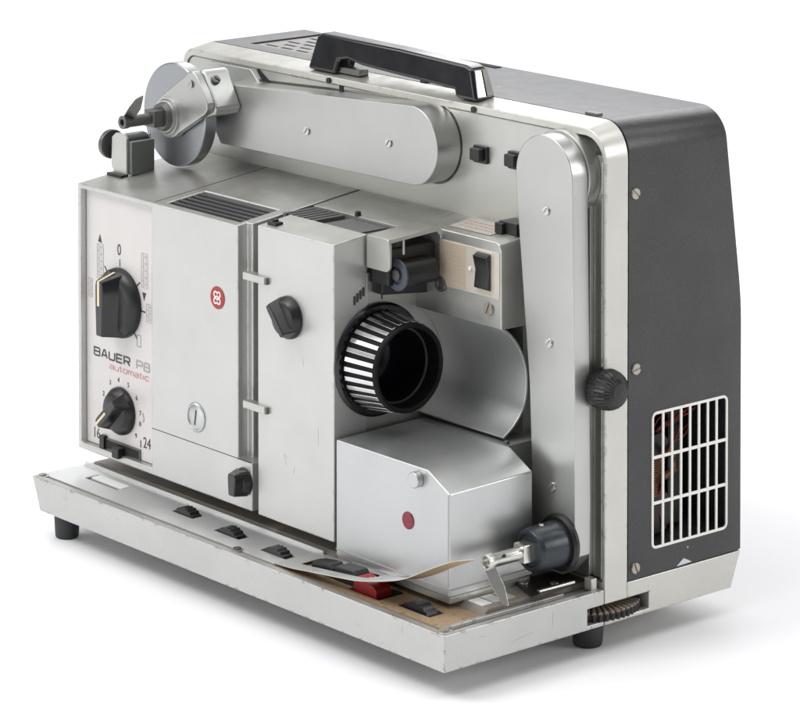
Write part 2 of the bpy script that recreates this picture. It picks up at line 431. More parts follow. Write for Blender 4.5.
# slim ridge along the right inner edge of the frame
bm = nb(); box(bm, 356.0, 357.0, 95.6, 103.4, 63, 250); obj('inner_ridge', bm, 'rim', frame, bev=.4)
bm = nb(); box(bm, 349.1, 355.8, 97.6, 103.4, 63, 252); obj('groove_floor', bm, 'silver', frame, bev=.2)
# mechanism wall
wall = prism(nb(), rrect(50.8, 349.0, 62.4, 260.4, (2, 2, 9, 5.8), 8), 'y', 95.6, 103.4)
wall_o = obj('mechanism_wall', wall, 'silver', bev=.5)
bm = nb(); box(bm, 173.4, 176.2, 95.2, 96.2, 253.6, 260.3); obj('wall_slot', bm, 'black_matte', wall_o, flat=True)
for (x, z) in ((166.5, 262.0), (272.5, 262.2)):
    bm = nb(); cyl(bm, (x, 95.2, z), (0,-1,0), 1.5, 1.6, 16); obj('handle_pin', bm, 'black', frame, bev=.2)
# bottom rear silver strip
def rear_y(z):
    return 176.0 + 6.0*min(1, max(0, (z-43.6)/15.3))
bm = prism(nb(), [(108.6,43.6), (175.0,43.6), (181.4,59.9), (108.6,60.2)], 'x', 48.5, XR)
c = nb(); box(c, 318, 370, 100, 122.2, 45.6, 53.0); bm = cut(bm, c)
obj('lower_skirt', bm, 'rim', frame, bev=.6)
# dark inner of the wheel opening + ribbed wheel
bm = nb(); box(bm, 317.4, 318.2, 84, 122, 45.4, 53.2); obj('opening_back', bm, 'black_matte', frame, flat=True)
n = 54; pts = []
for k in range(n*4):
    a = 2*PI*k/(n*4); rr = 27.0 if (k % 4) in (1, 2) else 25.4
    pts.append((335.6+rr*math.cos(a), 103.2+rr*math.sin(a)))
bm = prism(nb(), pts, 'z', 45.7, 49.0)
c = nb(); box(c, 300, 400, 60, 85.0, 40, 60); bm = cut(bm, c); c = nb(); box(c, 300, 400, 121.6, 150, 40, 60); bm = cut(bm, c)
c = nb(); box(c, 300, 319, 60, 150, 40, 60); bm = cut(bm, c)
whl = obj('levelling_wheel', bm, 'rubber_dusty', flat=True, label='dusty ribbed levelling wheel in the slot')
bm = nb()
for k in range(0, n, 1):
    a = 2*PI*(k+.36)/n
    c0 = Vector((335.6+26.6*math.cos(a), 103.2+26.6*math.sin(a), 49.0)); c1 = Vector((335.6+13*math.cos(a+.20), 103.2+13*math.sin(a+.20), 49.6))
    if c0.x < 340 or not (86 < c0.y < 120.8) or not (85.5 < c1.y < 120.8) : continue
    tube(bm, [c0, c1], .95, 6)
obj('wheel_ribs', bm, make_mat('dusty_ribs', (.27,.225,.185), 0., .65, .2), whl)

# ------------------------------------------------------------------ rear cover
def by(z):
    if z <= 165: return 182.0
    if z < 187: return 182.0 - .13*(z-165)**2/44
    return 182.0 - .13*11/2 - (z-187)*.13 - .7
out0 = rrect(47.5, XR, 60.4, 266.4, (3, .5, 14, 8), 12)
out = []
for i_, p in enumerate(out0):
    out.append(p); q_ = out0[(i_+1) % len(out0)]
    if abs(p[0]-q_[0]) < .01 and abs(p[1]-q_[1]) > 50:
        up_ = q_[1] > p[1]
        for zz in ((130, 165, 172, 176, 180, 187, 220) if up_ else (220, 187, 180, 176, 172, 165, 130)): out.append((p[0], zz))
rc = nb()
ys = [108.9, 120, 140, 160]
sections = []
for yi in ys: sections.append([(p[0], yi, p[1]) for p in out])
for d, s_ in ((1.6, 0), (.7, .2), (.2, .7), (0, 1.5)):
    cx, cz = (47.5+XR)/2, 163
    sec = []
    for p in out:
        nx = p[0]-(s_ if p[0] > cx else -s_)*min(1, abs(p[0]-cx)/150); nz = p[1]-(s_ if p[1] > cz else 0)*min(1, abs(p[1]-cz)/95)
        sec.append((nx, by(p[1])-d, nz))
    sections.append(sec)
vs = [[rc.verts.new(p) for p in s_] for s_ in sections]
for A, B in zip(vs, vs[1:]):
    for k in range(len(A)): rc.faces.new((A[k], B[k], B[(k+1) % len(A)], A[(k+1) % len(A)]))
rc.faces.new(vs[0]); rc.faces.new(vs[-1][::-1])
c = prism(nb(), rrect(123.9, 171.6, 72.4, 133.4, 2.5, 4), 'x', 325, 370); rc = cut(rc, c)
# recessed grille tray on the top and slots at the back of the top
c = nb(); box(c, 72, 150, 119, 167, 264.9, 280); rc = cut(rc, c)
cover = obj('rear_cover', rc, 'dark', bev=.35)
# mesh grille in the top recess
bm = nb(); box(bm, 72.6, 149.6, 119.4, 166.6, 264.6, 265.6)
c = nb()
for r_ in range(6):
    y = 124.5 + r_*7.3
    x = 77 + (r_ % 2)*6
    while x < 144:
        box(c, x, min(x+9.5, 147), y, y+2.6, 262, 268); x += 12.5
bm = cut(bm, c)
obj('top_grille', bm, make_mat('grille_grey', (.23,.22,.215), .3, .45, .1), cover, flat=True, label='slotted grey mesh grille in the top')
bm = nb(); box(bm, 73, 149, 120, 166, 264.0, 264.4); obj('grille_well', bm, 'black_matte', cover, flat=True)
for (x0, x1) in ((112, 134), (152, 184), (189, 212)):
    bm = nb(); box(bm, x0, x1, 162.5, 166.5, 266.2, 266.75); obj('top_slot', bm, 'black_matte', cover, flat=True)
bm = nb(); box(bm, 331, 339, 109.4, 113, 266.1, 267.6); obj('cover_clip', bm, 'dark_steel', cover, bev=.3)
# side grille
gb = nb()
y0, y1, z0, z1 = 123.3, 172.2, 71.8, 134.0
ring = prism(nb(), rrect(y0, y1, z0, z1, 3.0, 5), 'x', 359.7, 360.6)
c = prism(nb(), rrect(y0+1.3, y1-1.3, z0+1.3, z1-1.3, 1.6, 4), 'x', 350, 370); ring = cut(ring, c)
grille = obj('side_grille', ring, 'white_grille', bev=.3, label='pale metal air grille on the dark side')
bm = nb()
iw = (y1-y0-3)/8
for k in range(1, 8):
    y = y0+1.5+iw*k; box(bm, 359.75, 360.5, y-.72, y+.72, z0+1, z1-1)
obj('grille_bars', bm, 'white_grille', grille, flat=False, bev=.2)
bm = nb()
for k in (1, 2):
    z = z0 + (z1-z0)*k/3; box(bm, 359.65, 360.4, y0+1, y1-1, z-.75, z+.75)
obj('grille_crossbars', bm, 'white_grille', grille, bev=.2)
# innards behind the grille
bm = nb(); box(bm, 325.3, 326, 124, 171.5, 72.5, 133.3); inn = obj('inner_works', bm, 'black_matte', flat=True)
bm = nb(); cyl(bm, (328, 137, 84), (1,0,0), 10, 22, 28); cyl(bm, (328, 140, 112), (1,0,0), 7, 20, 24); box(bm, 330, 344, 150, 158, 74, 128); obj('motor', bm, 'black', inn, bev=.4)
bm = nb()
for k in range(9): tube(bm, [(350, 133+8*math.cos(a/6*PI), 96+k*1.1+5*math.sin(a/6*PI)) for a in range(13)], .45, 6)
tube(bm, [(352, 139, 100), (353, 145, 103), (351, 146, 108), (352, 141, 113)], 1.6, 8)
obj('coil', bm, 'copper', inn)
bm = nb()
for s_ in range(8):
    a, b2 = random.uniform(0, 6), random.uniform(118, 130)
    pts = [(346+3*math.sin(a+k), 126+k*4.6, b2-(6+3*(s_ % 3))*math.sin(PI*k/9+.3*s_)) for k in range(9)]
    tube(bm, pts, .45, 6)
tube(bm, [(350, 130, 74), (352, 133, 82), (349, 131, 92), (351, 128, 108)], .7, 6); tube(bm, [(351, 141, 76), (349, 137, 88), (352, 139, 99)], .7, 6)
obj('wiring', bm, 'wire_red', inn)
for (y, z, a) in ((112.8, 234.3, .9), (113.4, 155.4, 1.7), (113.2, 65.6, .4)): screw((359.8, y, z), 2.5, 1.1, a, 'x', 'screw_old')
# chipped paint at the foot of the dark panel
bm = prism(nb(), [(139.5,61.0),(144,63.8),(148,61.9),(149,61.2)], 'x', 359.7, 360.25); obj('paint_chip', bm, make_mat('chipped_primer', (.58,.64,.66), 0., .5), cover, flat=True)
bm = prism(nb(), [(146,68.6),(147.0,68.9),(147.2,67.9),(146.4,67.8)], 'x', 359.7, 360.12); obj('paint_chip', bm, 'ink_grey', cover, flat=True)

# ------------------------------------------------------------------ carry handle
hb = nb()
# outline in XZ of the side view, extruded in y
ho = [(147.2,265.2),(152.8,281.6),(156.5,283.7),(215,283.0),(262.5,281.2),(267.0,279.8),(271.8,265.4),(257,265.4),(256.2,269.0),(238,269.8),(209,270.8),(188,271.8),(178,273.4),(171,272.0),(168.2,265.2)]
prism(hb, ho, 'y', 96.3, 109.0)
for v in hb.verts:   # narrower crest
    if v.co.z > 278: v.co.y += 1.4 if v.co.y < 100 else -1.4
handle = obj('carry_handle', hb, 'black_gloss', bev=1.7, seg=5)
bm = prism(nb(), [(97.8,267.2),(99.2,279.0),(102.8,279.0),(102.8,267.2)], 'x', 0, .8)
def on_end(o_bm, dx=.5):
    for v in o_bm.verts:
        z = v.co.z; base_x = 271.8 - (z-265.4)*(4.8/15.8)
        v.co.x = base_x + dx*(1 if v.co.x > .4 else -1)
on_end(bm); obj('end_trim', bm, 'chrome', handle, bev=.2)
bm = prism(nb(), [(103.5,267.2),(103.5,279.0),(106.6,279.0),(107.8,267.2)], 'x', 0, .8); on_end(bm); obj('end_trim', bm, 'dark_steel', handle, bev=.2)
bm = nb(); box(bm, 230, 234, 98, 104, 268.6, 271.5); obj('handle_rivet', bm, 'black', handle, bev=.5)
bm = nb(); box(bm, 166, 184, 99, 105, 265.6, 268.6); obj('handle_bracket', bm, 'dark_steel', handle, bev=.4)

# ------------------------------------------------------------------ control housing (left module)
YF = 24.8
hp = [(YF,70.2),(97.6,70.2),(97.6,ztop(97.6)),(YF,203.5)]
hs = prism(nb(), hp, 'x', 52.8, 194.6)
c = nb(); box(c, 55.6, 115.2, 20, 29.0, 73.6, 201.2); hs = cut(hs, c)          # printed panel recess
c = nb(); box(c, 184.0, 200, 20, 30.8, 93.3, 230); hs = cut(hs, c)              # notch beside the door
c = nb(); box(c, 187.8, 200, 20, 110, 93.3, 230); hs = cut(hs, c)
# opening for cooling slots
def top_cut(x0, x1, y0, y1, d):
    c = nb(); v = []
    for x in (x0, x1):
        for y in (y0, y1):
            for z in (ztop(y)-d, ztop(y)+6): v.append(c.verts.new((x, y, z)))
    for f in ((0,1,3,2),(4,6,7,5),(0,4,5,1),(2,3,7,6),(0,2,6,4),(1,5,7,3)): c.faces.new([v[i] for i in f])
    return c
hs = cut(hs, top_cut(122.5, 180.5, 29.5, 52.5, 7))
housing = obj('control_housing', hs, 'silver_door', bev=.8, seg=3)
bm = prism(nb(), [(29.7,ztop(29.7)-6.5),(52.3,ztop(52.3)-6.5),(52.3,ztop(52.3)-2.6),(29.7,ztop(29.7)-2.6)], 'x', 122.7, 180.3); obj('slot_well', bm, 'black_matte', housing, flat=True)
bm = nb()
for k in range(5):
    y = 32.9+k*4.0; z = ztop(y)
    prism(bm, [(y, z-1.2), (y+1.0, z-1.1), (y+1.0, z-.5), (y, z-.6)], 'x', 122.6, 180.4)
obj('cooling_slats', bm, make_mat('slat_grey', (.15,.15,.155), .4, .45), housing, flat=True, label='grey slats across the black air slot')
# seams on the top
def top_seam(x0, x1, y0, y1, w=.35, name='seam', par=None):
    bm = nb()
    if abs(x1-x0) < .01:
        v = [bm.verts.new(p) for p in ((x0-w, y0, ztop(y0)+.06), (x0+w, y0, ztop(y0)+.06), (x0+w, y1, ztop(y1)+.06), (x0-w, y1, ztop(y1)+.06))]
    else:
        v = [bm.verts.new(p) for p in ((x0, y0-w, ztop(y0)+.06), (x1, y1-w, ztop(y1)+.06), (x1, y1+w, ztop(y1)+.06), (x0, y0+w, ztop(y0)+.06))]
    r = bmesh.ops.extrude_face_region(bm, geom=[bm.faces.new(v)])
    for e in r['geom']:
        if isinstance(e, bmesh.types.BMVert): e.co.z -= .3
    return obj(name, bm, 'ink', par or housing, flat=True)
top_seam(116.2, 116.2, 26.5, 96)
top_seam(188.9, 188.9, 46, 95)
# door seam on the front
bm = nb(); box(bm, 115.6, 194.0, YF-.05, YF+.4, 93.0, 93.4); obj('seam', bm, 'ink', housing, flat=True)
# printed panel
bm = nb(); box(bm, 55.9, 115.0, 28.2, 29.3, 73.9, 201.0); panel = obj('printed_panel', bm, 'panel', bev=.1, label='pale printed control panel')
PY_ = 28.12
# extended square lettering drawn with strokes
GL = {
 'B': [[(0,0),(0,1),(.86,1),(1,.88),(1,.64),(.88,.52),(.06,.52)], [(.88,.52),(1,.40),(1,.12),(.86,0),(.06,0)]],
 'A': [[(0,0),(.40,1),(.60,1),(1,0)], [(.2,.30),(.8,.30)]],
 'U': [[(0,1),(0,.14),(.14,0),(.86,0),(1,.14),(1,1)]],
 'E': [[(1,1),(0,1),(0,0),(1,0)], [(.06,.5),(.92,.5)]],
 'R': [[(0,0),(0,1),(.86,1),(1,.88),(1,.58),(.86,.46),(.06,.46)], [(.55,.46),(1,0)]],
 'P': [[(0,0),(0,1),(.86,1),(1,.88),(1,.56),(.86,.44),(.06,.44)]],
 '8': [[(.12,.52),(.88,.52),(.96,.62),(.96,.9),(.86,1),(.14,1),(.04,.9),(.04,.62),(.12,.52)], [(.10,.49),(0,.40),(0,.1),(.1,0),(.9,0),(1,.1),(1,.40),(.9,.49)]],
 'a': [[(.05,.7),(.86,.7),(1,.6),(1,0),(.14,0),(0,.1),(0,.3),(.12,.38),(.94,.38)]],
 'u': [[(0,.7),(0,.12),(.12,0),(1,0),(1,.7)]],
 't': [[(.3,1),(.3,.12),(.42,0),(.9,0)], [(0,.7),(.9,.7)]],
 'o': [[(.5,0),(.12,0),(0,.12),(0,.58),(.12,.7),(.88,.7),(1,.58),(1,.12),(.88,0),(.5,0)]],
 'm': [[(0,0),(0,.7),(.9,.7),(1,.6),(1,0)], [(.5,.66),(.5,0)]],
 'i': [[(0,0),(0,.7)]],
 'c': [[(1,.7),(.12,.7),(0,.58),(0,.12),(.12,0),(1,0)]],
}
def ribbon(bm, pts, w, yy):
    L_, R_ = [], []
    n_ = len(pts)
    for k, p in enumerate(pts):
        d0 = (Vector(p)-Vector(pts[k-1])).normalized() if k else None
        d1 = (Vector(pts[k+1])-Vector(p)).normalized() if k < n_-1 else None
        d0 = d0 or d1; d1 = d1 or d0
        t = (d0+d1).normalized(); q = Vector((-t.y, t.x)); c_ = max(.5, abs(q.dot(Vector((-d0.y, d0.x)))))
        L_.append(Vector(p)+q*(w/c_)); R_.append(Vector(p)-q*(w/c_))
    for y_, rev in ((yy-.06, 0), (yy+.06, 1)): pass
    V_ = [[bm.verts.new((v.x, y_, v.y)) for v in S_] for S_ in (L_, R_) for y_ in (yy-.06, yy+.06)]
    for k in range(n_-1):
        a, b2, c2, d2 = V_
        bm.faces.new((a[k], a[k+1], c2[k+1], c2[k])); bm.faces.new((b2[k], d2[k], d2[k+1], b2[k+1]))
        bm.faces.new((a[k], b2[k], b2[k+1], a[k+1])); bm.faces.new((c2[k], c2[k+1], d2[k+1], d2[k]))
    bm.faces.new((V_[0][0], V_[2][0], V_[3][0], V_[1][0])); bm.faces.new((V_[0][-1], V_[1][-1], V_[3][-1], V_[2][-1]))
def word(txt, x, z, widths, h, gap, w, mat):
    bm = nb(); k = 0
    for ch in txt:
        lw = widths.get(ch, widths['*'])
        for st_ in GL[ch]:
            ribbon(bm, [(x+p[0]*lw, z+p[1]*h) for p in st_], w, PY_-.02-.012*k); k += 1
        x += lw+gap
    return obj('lettering', bm, mat, panel, flat=True)
word('BAUER', 62.4, 118.6, {'*': 4.7}, 3.8, 1.65, .38, 'ink')
word('P8', 98.4, 118.6, {'*': 4.5}, 3.8, 1.5, .42, 'ink_grey')
word('automatic', 75.6, 114.1, {'*': 3.1, 't': 2.0, 'm': 4.2, 'i': .3}, 2.8, 1.1, .15, 'ink_red')
text('0', 82.2, PY_, 172.0, 8.0, 'ink', 'numeral', panel, wide=.85)
text('24', 103.6, PY_, 80.6, 7.6, 'ink', 'numeral', panel, wide=.85)
text('16', 61.0, PY_, 77.0, 7.4, 'ink', 'numeral', panel, wide=.85)
def marks(bmx, x0, x1, z0, z1): box(bmx, x0, x1, PY_-.08, PY_+.1, z0, z1)
def one(fn, name, mat, *a):
    b_ = nb(); fn(b_, *a); return obj(name, b_, mat, panel, flat=True)
one(marks, 'range_mark', 'ink', 101.3, 101.9, 80, 83.6); one(marks, 'range_mark', 'ink', 69.8, 70.4, 76.6, 79.8)
one(marks, 'tick_mark', 'ink', 84.2, 84.7, 166.5, 170)
def tick(bmx, cx, cz, r0, r1, deg, w=.35):
    a = math.radians(deg); d = Vector((math.cos(a), math.sin(a))); p = Vector((-d.y, d.x))*w
    q = [Vector((cx, cz))+d*r0+p, Vector((cx, cz))+d*r1+p, Vector((cx, cz))+d*r1-p, Vector((cx, cz))+d*r0-p]
    prism(bmx, [(v.x, v.y) for v in q], 'y', PY_-.08, PY_+.1)
KX, KZ = 86.4, 148.6
for dg_ in (130, 38, -3, -48): one(tick, 'tick_mark', 'ink', KX-1.5, KZ, 17.0, 20.8, dg_)
one(prism, 'arrow_mark', 'ink', [(66.0,176.0),(69.2,175.6),(67.6,179.8)], 'y', PY_-.08, PY_+.1)
one(prism, 'arrow_mark', 'ink', [(103.2,157.0),(106.4,157.0),(104.8,153.0)], 'y', PY_-.08, PY_+.1)
# film strip pictograms
def pict(bm, x, z0, h, w=5.2, n=5):
    marks(bm, x, x+.3, z0, z0+h); marks(bm, x+w, x+w+.3, z0, z0+h); marks(bm, x+1.5, x+1.8, z0, z0+h)
    for k in range(n+1): marks(bm, x+.3, x+w, z0+h*k/n-.12, z0+h*k/n+.12)
    for k in range(n): marks(bm, x+2.6, x+w-.9, z0+h*(k+.28)/n, z0+h*(k+.72)/n)
for a_ in ((65.0, 157.5, 17.5), (102.4, 159.5, 17.0), (57.6, 147, 9.5, 3.2, 3), (106.5, 143, 9, 4.4, 3)): one(pict, 'film_pictogram', 'ink_faint', *a_)
bm = nb(); marks(bm, 98.6, 99.0, 129.4, 135.4); marks(bm, 101.6, 102.0, 129.4, 135.4); marks(bm, 99.0, 101.6, 135.0, 135.4); marks(bm, 99.0, 101.6, 129.4, 129.8)
obj('slot_symbol', bm, 'ink_grey', panel, flat=True)
SX, SZ = 85.4, 94.8
for ch, dg_ in (('2', 158), ('3', 125), ('4', 98), ('5', 68), ('6', 37), ('7', 8), ('8', -12), ('9', -40)):
    a = math.radians(dg_); text(ch, SX+16.2*math.cos(a)-1.0, PY_, SZ+15.2*math.sin(a)-1.2, 3.4, 'ink', 'numeral', panel)
bm = nb(); prism(bm, [(103.0,93.5),(104.0,94.5),(102.6,97.0),(103.8,97.6),(104.8,94.2),(103.6,92.6)], 'y', PY_-.08, PY_+.1); obj('loop_arrow', bm, 'ink_grey', panel, flat=True)
# slider
bm = nb(); box(bm, 71.0, 101.8, 27.2, 28.6, 73.4, 78.9); sl = obj('speed_slider', bm, 'dark_steel', bev=.2, label='dark sliding switch below the small knob')
bm = nb(); box(bm, 72.2, 101.0, 27.0, 27.6, 74.2, 78.2); obj('slider_track', bm, 'black_matte', sl, flat=True)
bm = nb(); box(bm, 69.6, 73.4, 25.8, 28.3, 73.3, 80.0); obj('slider_stop', bm, 'black', sl, bev=.3)
bm = nb(); box(bm, 84.5, 90.0, 22.6, 27.6, 72.4, 77.6); obj('slider_button', bm, 'black', sl, bev=.5)

# ------------------------------------------------------------------ knobs
def knob(c, R, depth, ang, nose=0., base_t=3.0, wf=.16, wb=.34, line=False, lab=None, name='rotary_knob'):
    """skirt disc on the -y face at c; grip bar along angle ang (0 = +x, 90 = up)"""
    x, y, z = c
    bm = nb(); lathe(bm, [(0, R), (base_t*.7, R*.98), (base_t, R*.93), (base_t+2.0, R*.80), (base_t+2.6, R*.70)], (x, y, z), (0,-1,0), 56)
    k = obj(name, bm, 'black', bev=.3, label=lab)
    a = math.radians(ang); u = Vector((math.cos(a), 0, math.sin(a))); p = Vector((-math.sin(a), 0, math.cos(a)))
    O = Vector((x, y, z)); d = Vector((0,-1,0))
    def ol(w, l0, l1, nl, tip):
        return [(-l0, -w*.8), (l0*.2, -w), (l1*.8, -w), (l1+nl, -w*tip), (l1+nl, w*tip), (l1*.8, w), (l0*.2, w), (-l0, w*.8)]
    lo = ol(R*wb, R*.92, R*.80, nose*.9+R*.1, .75); hi = ol(R*wf, R*.84, R*.72, nose, .8)
    g = nb(); A = [g.verts.new(O+d*(base_t*.6)+u*q[0]+p*q[1]) for q in lo]; B = [g.verts.new(O+d*depth+u*q[0]+p*q[1]) for q in hi]
    g.faces.new(A); g.faces.new(B[::-1])
    for i in range(len(A)): g.faces.new((A[i], B[i], B[(i+1) % 8], A[(i+1) % 8]))
    obj('knob_grip', g, 'black_gloss', k, bev=.6, seg=3)
    if line:
        g = nb(); w = R*.05
        L = [O+d*(depth+.12)+u*(R*.02), O+d*(depth+.12)+u*(R*.72+nose), O+d*(base_t*.6+.5)+u*(R*.90+nose*.9+.35)] if line == 'tip' else [O+d*(depth+.1)+u*(-R*.1), O+d*(depth+.1)+u*(R*.68+nose)]
        for q0, q1 in zip(L, L[1:]):
            nn = (q1-q0).cross(p).normalized()*.12
            v = [g.verts.new(q+p*s+nn*t) for q in (q0, q1) for s in (-w, w) for t in (-1, 1)]
            for f in ((0,1,3,2),(4,6,7,5),(0,4,5,1),(2,3,7,6),(0,2,6,4),(1,5,7,3)): g.faces.new([v[i] for i in f])
        obj('pointer_line', g, 'cream', k, flat=True)
    return k
knob((KX-1.2, 28.2, KZ), 17.4, 13.5, 90, 0, 3.5, .17, .50, 'tip', 'large black rotary knob with a cream pointer line')
knob((SX, 28.2, SZ), 11.9, 10.5, 222, .6, 2.6, .20, .46, True, 'smaller black pointer knob above the slider')
knob((222.8, YF, 167.2), 10.0, 9.0, 131, .8, 2.2, .16, .46, False, 'black wing knob on the film gate cover')
knob((189.0, YF, 83.4), 6.6, 8.0, 90, 0, 1.6, .42, .8, False, 'small black knob at the foot of the lamp door')

# emblem: red oval with two mirrored letters
bm = nb(); pts = [(168.6+5.4*math.cos(2*PI*k/36), 166.6+5.4*math.sin(2*PI*k/36)) for k in range(36)]
prism(bm, pts, 'y', YF-.35, YF+.2); em = obj('emblem', bm, 'logo_red', bev=.1, seg=1, label='small round red enamel emblem')
bm = nb()
for sx in (-1, 1):
    for sz in (-1, 1):
        cxx, czz = 168.6+sx*1.25, 166.6+sz*1.55; ring = []
        n = 20
        for rr in (1.65, .95):
            ring.append([(cxx+rr*math.cos(2*PI*k/n)*.92, czz+rr*math.sin(2*PI*k/n)) for k in range(n)])
        vv = [[bm.verts.new((p[0], y_, p[1])) for p in rg] for rg in ring for y_ in (YF-.5, YF-.3)]
        for k in range(n):
            k2 = (k+1) % n
            bm.faces.new((vv[0][k], vv[0][k2], vv[2][k2], vv[2][k])); bm.faces.new((vv[0][k], vv[1][k], vv[1][k2], vv[0][k2]))
            bm.faces.new((vv[2][k], vv[2][k2], vv[3][k2], vv[3][k])); bm.faces.new((vv[1][k], vv[3][k], vv[3][k2], vv[1][k2]))
obj('emblem_letters', bm, 'white', em, flat=True)
# lock / coin screw on the door
bm = nb(); lathe(bm, [(0, 7.0), (.5, 7.0), (.9, 6.4), (.9, 6.0), (.35, 5.8), (.7, 5.2), (.7, 0)], (151.6, YF, 106.0), (0,-1,0), 40)
lk = obj('door_lock', bm, 'silver_box', label='round coin-slot lock on the lamp door')
bm = nb(); q = [(150.6,102.4),(151.7,102.2),(152.8,109.4),(151.7,109.8)]; prism(bm, q, 'y', YF-.78, YF-.5); obj('lock_slot', bm, 'ink', lk, flat=True)
bm = nb(); lathe(bm, [(0, 7.25), (.2, 7.25)], (151.6, YF, 106.0), (0,-1,0), 40); obj('lock_ring', bm, 'ink_grey', lk)

# ------------------------------------------------------------------ film gate cover
gp = [(YF,70.0),(44.6,70.0),(44.6,208.6),(YF,206.2)]
bm = prism(nb(), gp, 'x', 199.2, 255.3); gate = obj('gate_cover', bm, 'silver_door', bev=.7, seg=3)
bm = nb(); box(bm, 194.8, 199.3, 36, 60, 68.5, 203); obj('gate_gap', bm, 'shade_grey', gate, bev=.2)
for z in (181.2, 120.6):
    bm = prism(nb(), [(190.2,z-1.7),(206.6,z-1.7),(206.6,z+1.8),(190.2,z+1.8)], 'y', 22.9, 27.5)
    hg = obj('hinge_peg', bm, 'silver', bev=.4)
    bm = nb(); box(bm, 206.4, 207.8, 23.2, 25.2, z-1.5, z+1.6); obj('peg_end', bm, 'dark_steel', hg, bev=.2)
bm = nb(); box(bm, 202.5, 209, 28, 32.5, 206.3, 208.2); cyl(bm, (205, 31, 208), (0,0,1), 1.5, 1.2, 14); obj('gate_catch', bm, 'black', gate, bev=.3)
# module behind the gate
bm = nb(); prism(bm, [(45.0,66),(97.5,66),(97.5,ztop(97.5)),(66,ztop(66)),(66,203.2),(45.0,202.6)], 'x', 189.9, 253.6)
c = nb(); box(c, 191, 260, 40, 65.6, 196, 220); bm = cut(bm, c)
mod = obj('gate_module', bm, 'silver', bev=.5)
# ribbed black cap and flat dark lid on top of the gate
bm = nb(); box(bm, 191.4, 217.0, 45.2, 64.8, 196.2, 205.6)
cap = obj('ribbed_cap', bm, 'dark_steel', bev=.4)
bm = nb()
for k in range(6): box(bm, 192.0+k*4.2, 194.5+k*4.2, 45.4, 64.4, 205.5, 208.2)
obj('cap_ribs', bm, make_mat('rib_grey', (.11,.11,.112), .2, .45), cap, bev=.4)
bm = nb(); box(bm, 219.4, 246.0, 45.4, 64.6, 196.2, 207.2); obj('gate_lid', bm, make_mat('lid_grey', (.13,.13,.133), .2, .5, .1), bev=.4)
bm = nb(); lathe(bm, [(0, 1.6), (2.2, 1.3)], (222, 66.8, 208.4), (0,0,1), 14); obj('lid_pin', bm, 'black', bev=.2)
bm = nb(); box(bm, 247.6, 254.2, 45.4, 64.6, 196.2, 206.8); obj('lid_end', bm, 'dark_steel', bev=.4)

# lens plate, flange, lens
bm = nb(); box(bm, 250, 254.6, 44.8, 96, 112, 190.5); lp = obj('lens_plate', bm, 'silver', bev=.4)
AX = (254.6, 51.2, 149.8)
# focus adjustment marks on plate
bm = nb(); cyl(bm, (254.4, 51.5, 181.8), (1,0,0), 1.9, .8, 18); cyl(bm, (254.4, 37.5, 173.4), (1,0,0), .1, .1, 6); obj('plate_hole', bm, 'black_matte', lp)
bm = nb()
for k in range(4): box(bm, 255.2, 255.7, 36.4+k*1.75, 37.5+k*1.75, 177.0+k*1.1, 181.0+k*1.1)
obj('scale_mark', bm, 'ink', gate, flat=True)
bm = nb(); box(bm, 254.5, 254.9, 53.6, 54.2, 177, 184); obj('plate_seam', bm, 'ink', lp, flat=True)
fl = nb(); lathe(fl, [(0, 26.2), (1.6, 26.2), (2.6, 25.0), (2.6, 0)], AX, (1,0,0), 64); lens = obj('projection_lens', fl, 'black_gloss', bev=.3, label='black projection lens with chrome grip ribs')
bm = nb(); lathe(bm, [(2, 22.2), (3.4, 22.3), (20.9, 19.8), (21.3, 20.7), (22.6, 20.4), (23.2, 19.8), (23.2, 19.0), (22.4, 18.2), (12.0, 17.0), (4.0, 14.8), (4.0, 0)], AX, (1,0,0), 72); obj('lens_barrel', bm, 'lens_black', lens)
bm = nb(); NR = 32
for k in range(NR):
    a = 2*PI*k/NR; w = 1.12
    u = Vector((0, math.cos(a), math.sin(a))); p = Vector((0, -math.sin(a), math.cos(a)))
    v = []
    for (t, r0, r1, ww) in ((3.6, 21.6, 23.0, w), (21.2, 19.2, 20.9, w*.92)):
        for r_, s_ in ((r0, -1), (r0, 1), (r1, 1), (r1, -1)):
            v.append(bm.verts.new(Vector(AX)+Vector((t,0,0))+u*r_+p*ww*s_))
    for f in ((0,1,2,3),(7,6,5,4),(0,4,5,1),(1,5,6,2),(2,6,7,3),(3,7,4,0)): bm.faces.new([v[i] for i in f])
obj('grip_ribs', bm, 'chrome', lens, bev=.25, seg=2, label='chrome ribs round the lens')
bm = nb(); lathe(bm, [(4.2, 14.6), (4.6, 13.0), (5.6, 8.0), (6.0, 0)], AX, (1,0,0), 48, close=False)
gm, nt, b = nodes_of('coated_glass'); b.inputs['Base Color'].default_value = (.003,.0035,.006,1); b.inputs['Roughness'].default_value = .12; b.inputs['Specular IOR Level'].default_value = .25
M['glass'] = gm
obj('front_glass', bm, 'glass', lens)
bm = nb(); lathe(bm, [(14.6, 16.6), (15.4, 16.9), (15.4, 17.3)], AX, (1,0,0), 60, close=False); obj('inner_ring', bm, 'dark_steel', lens)

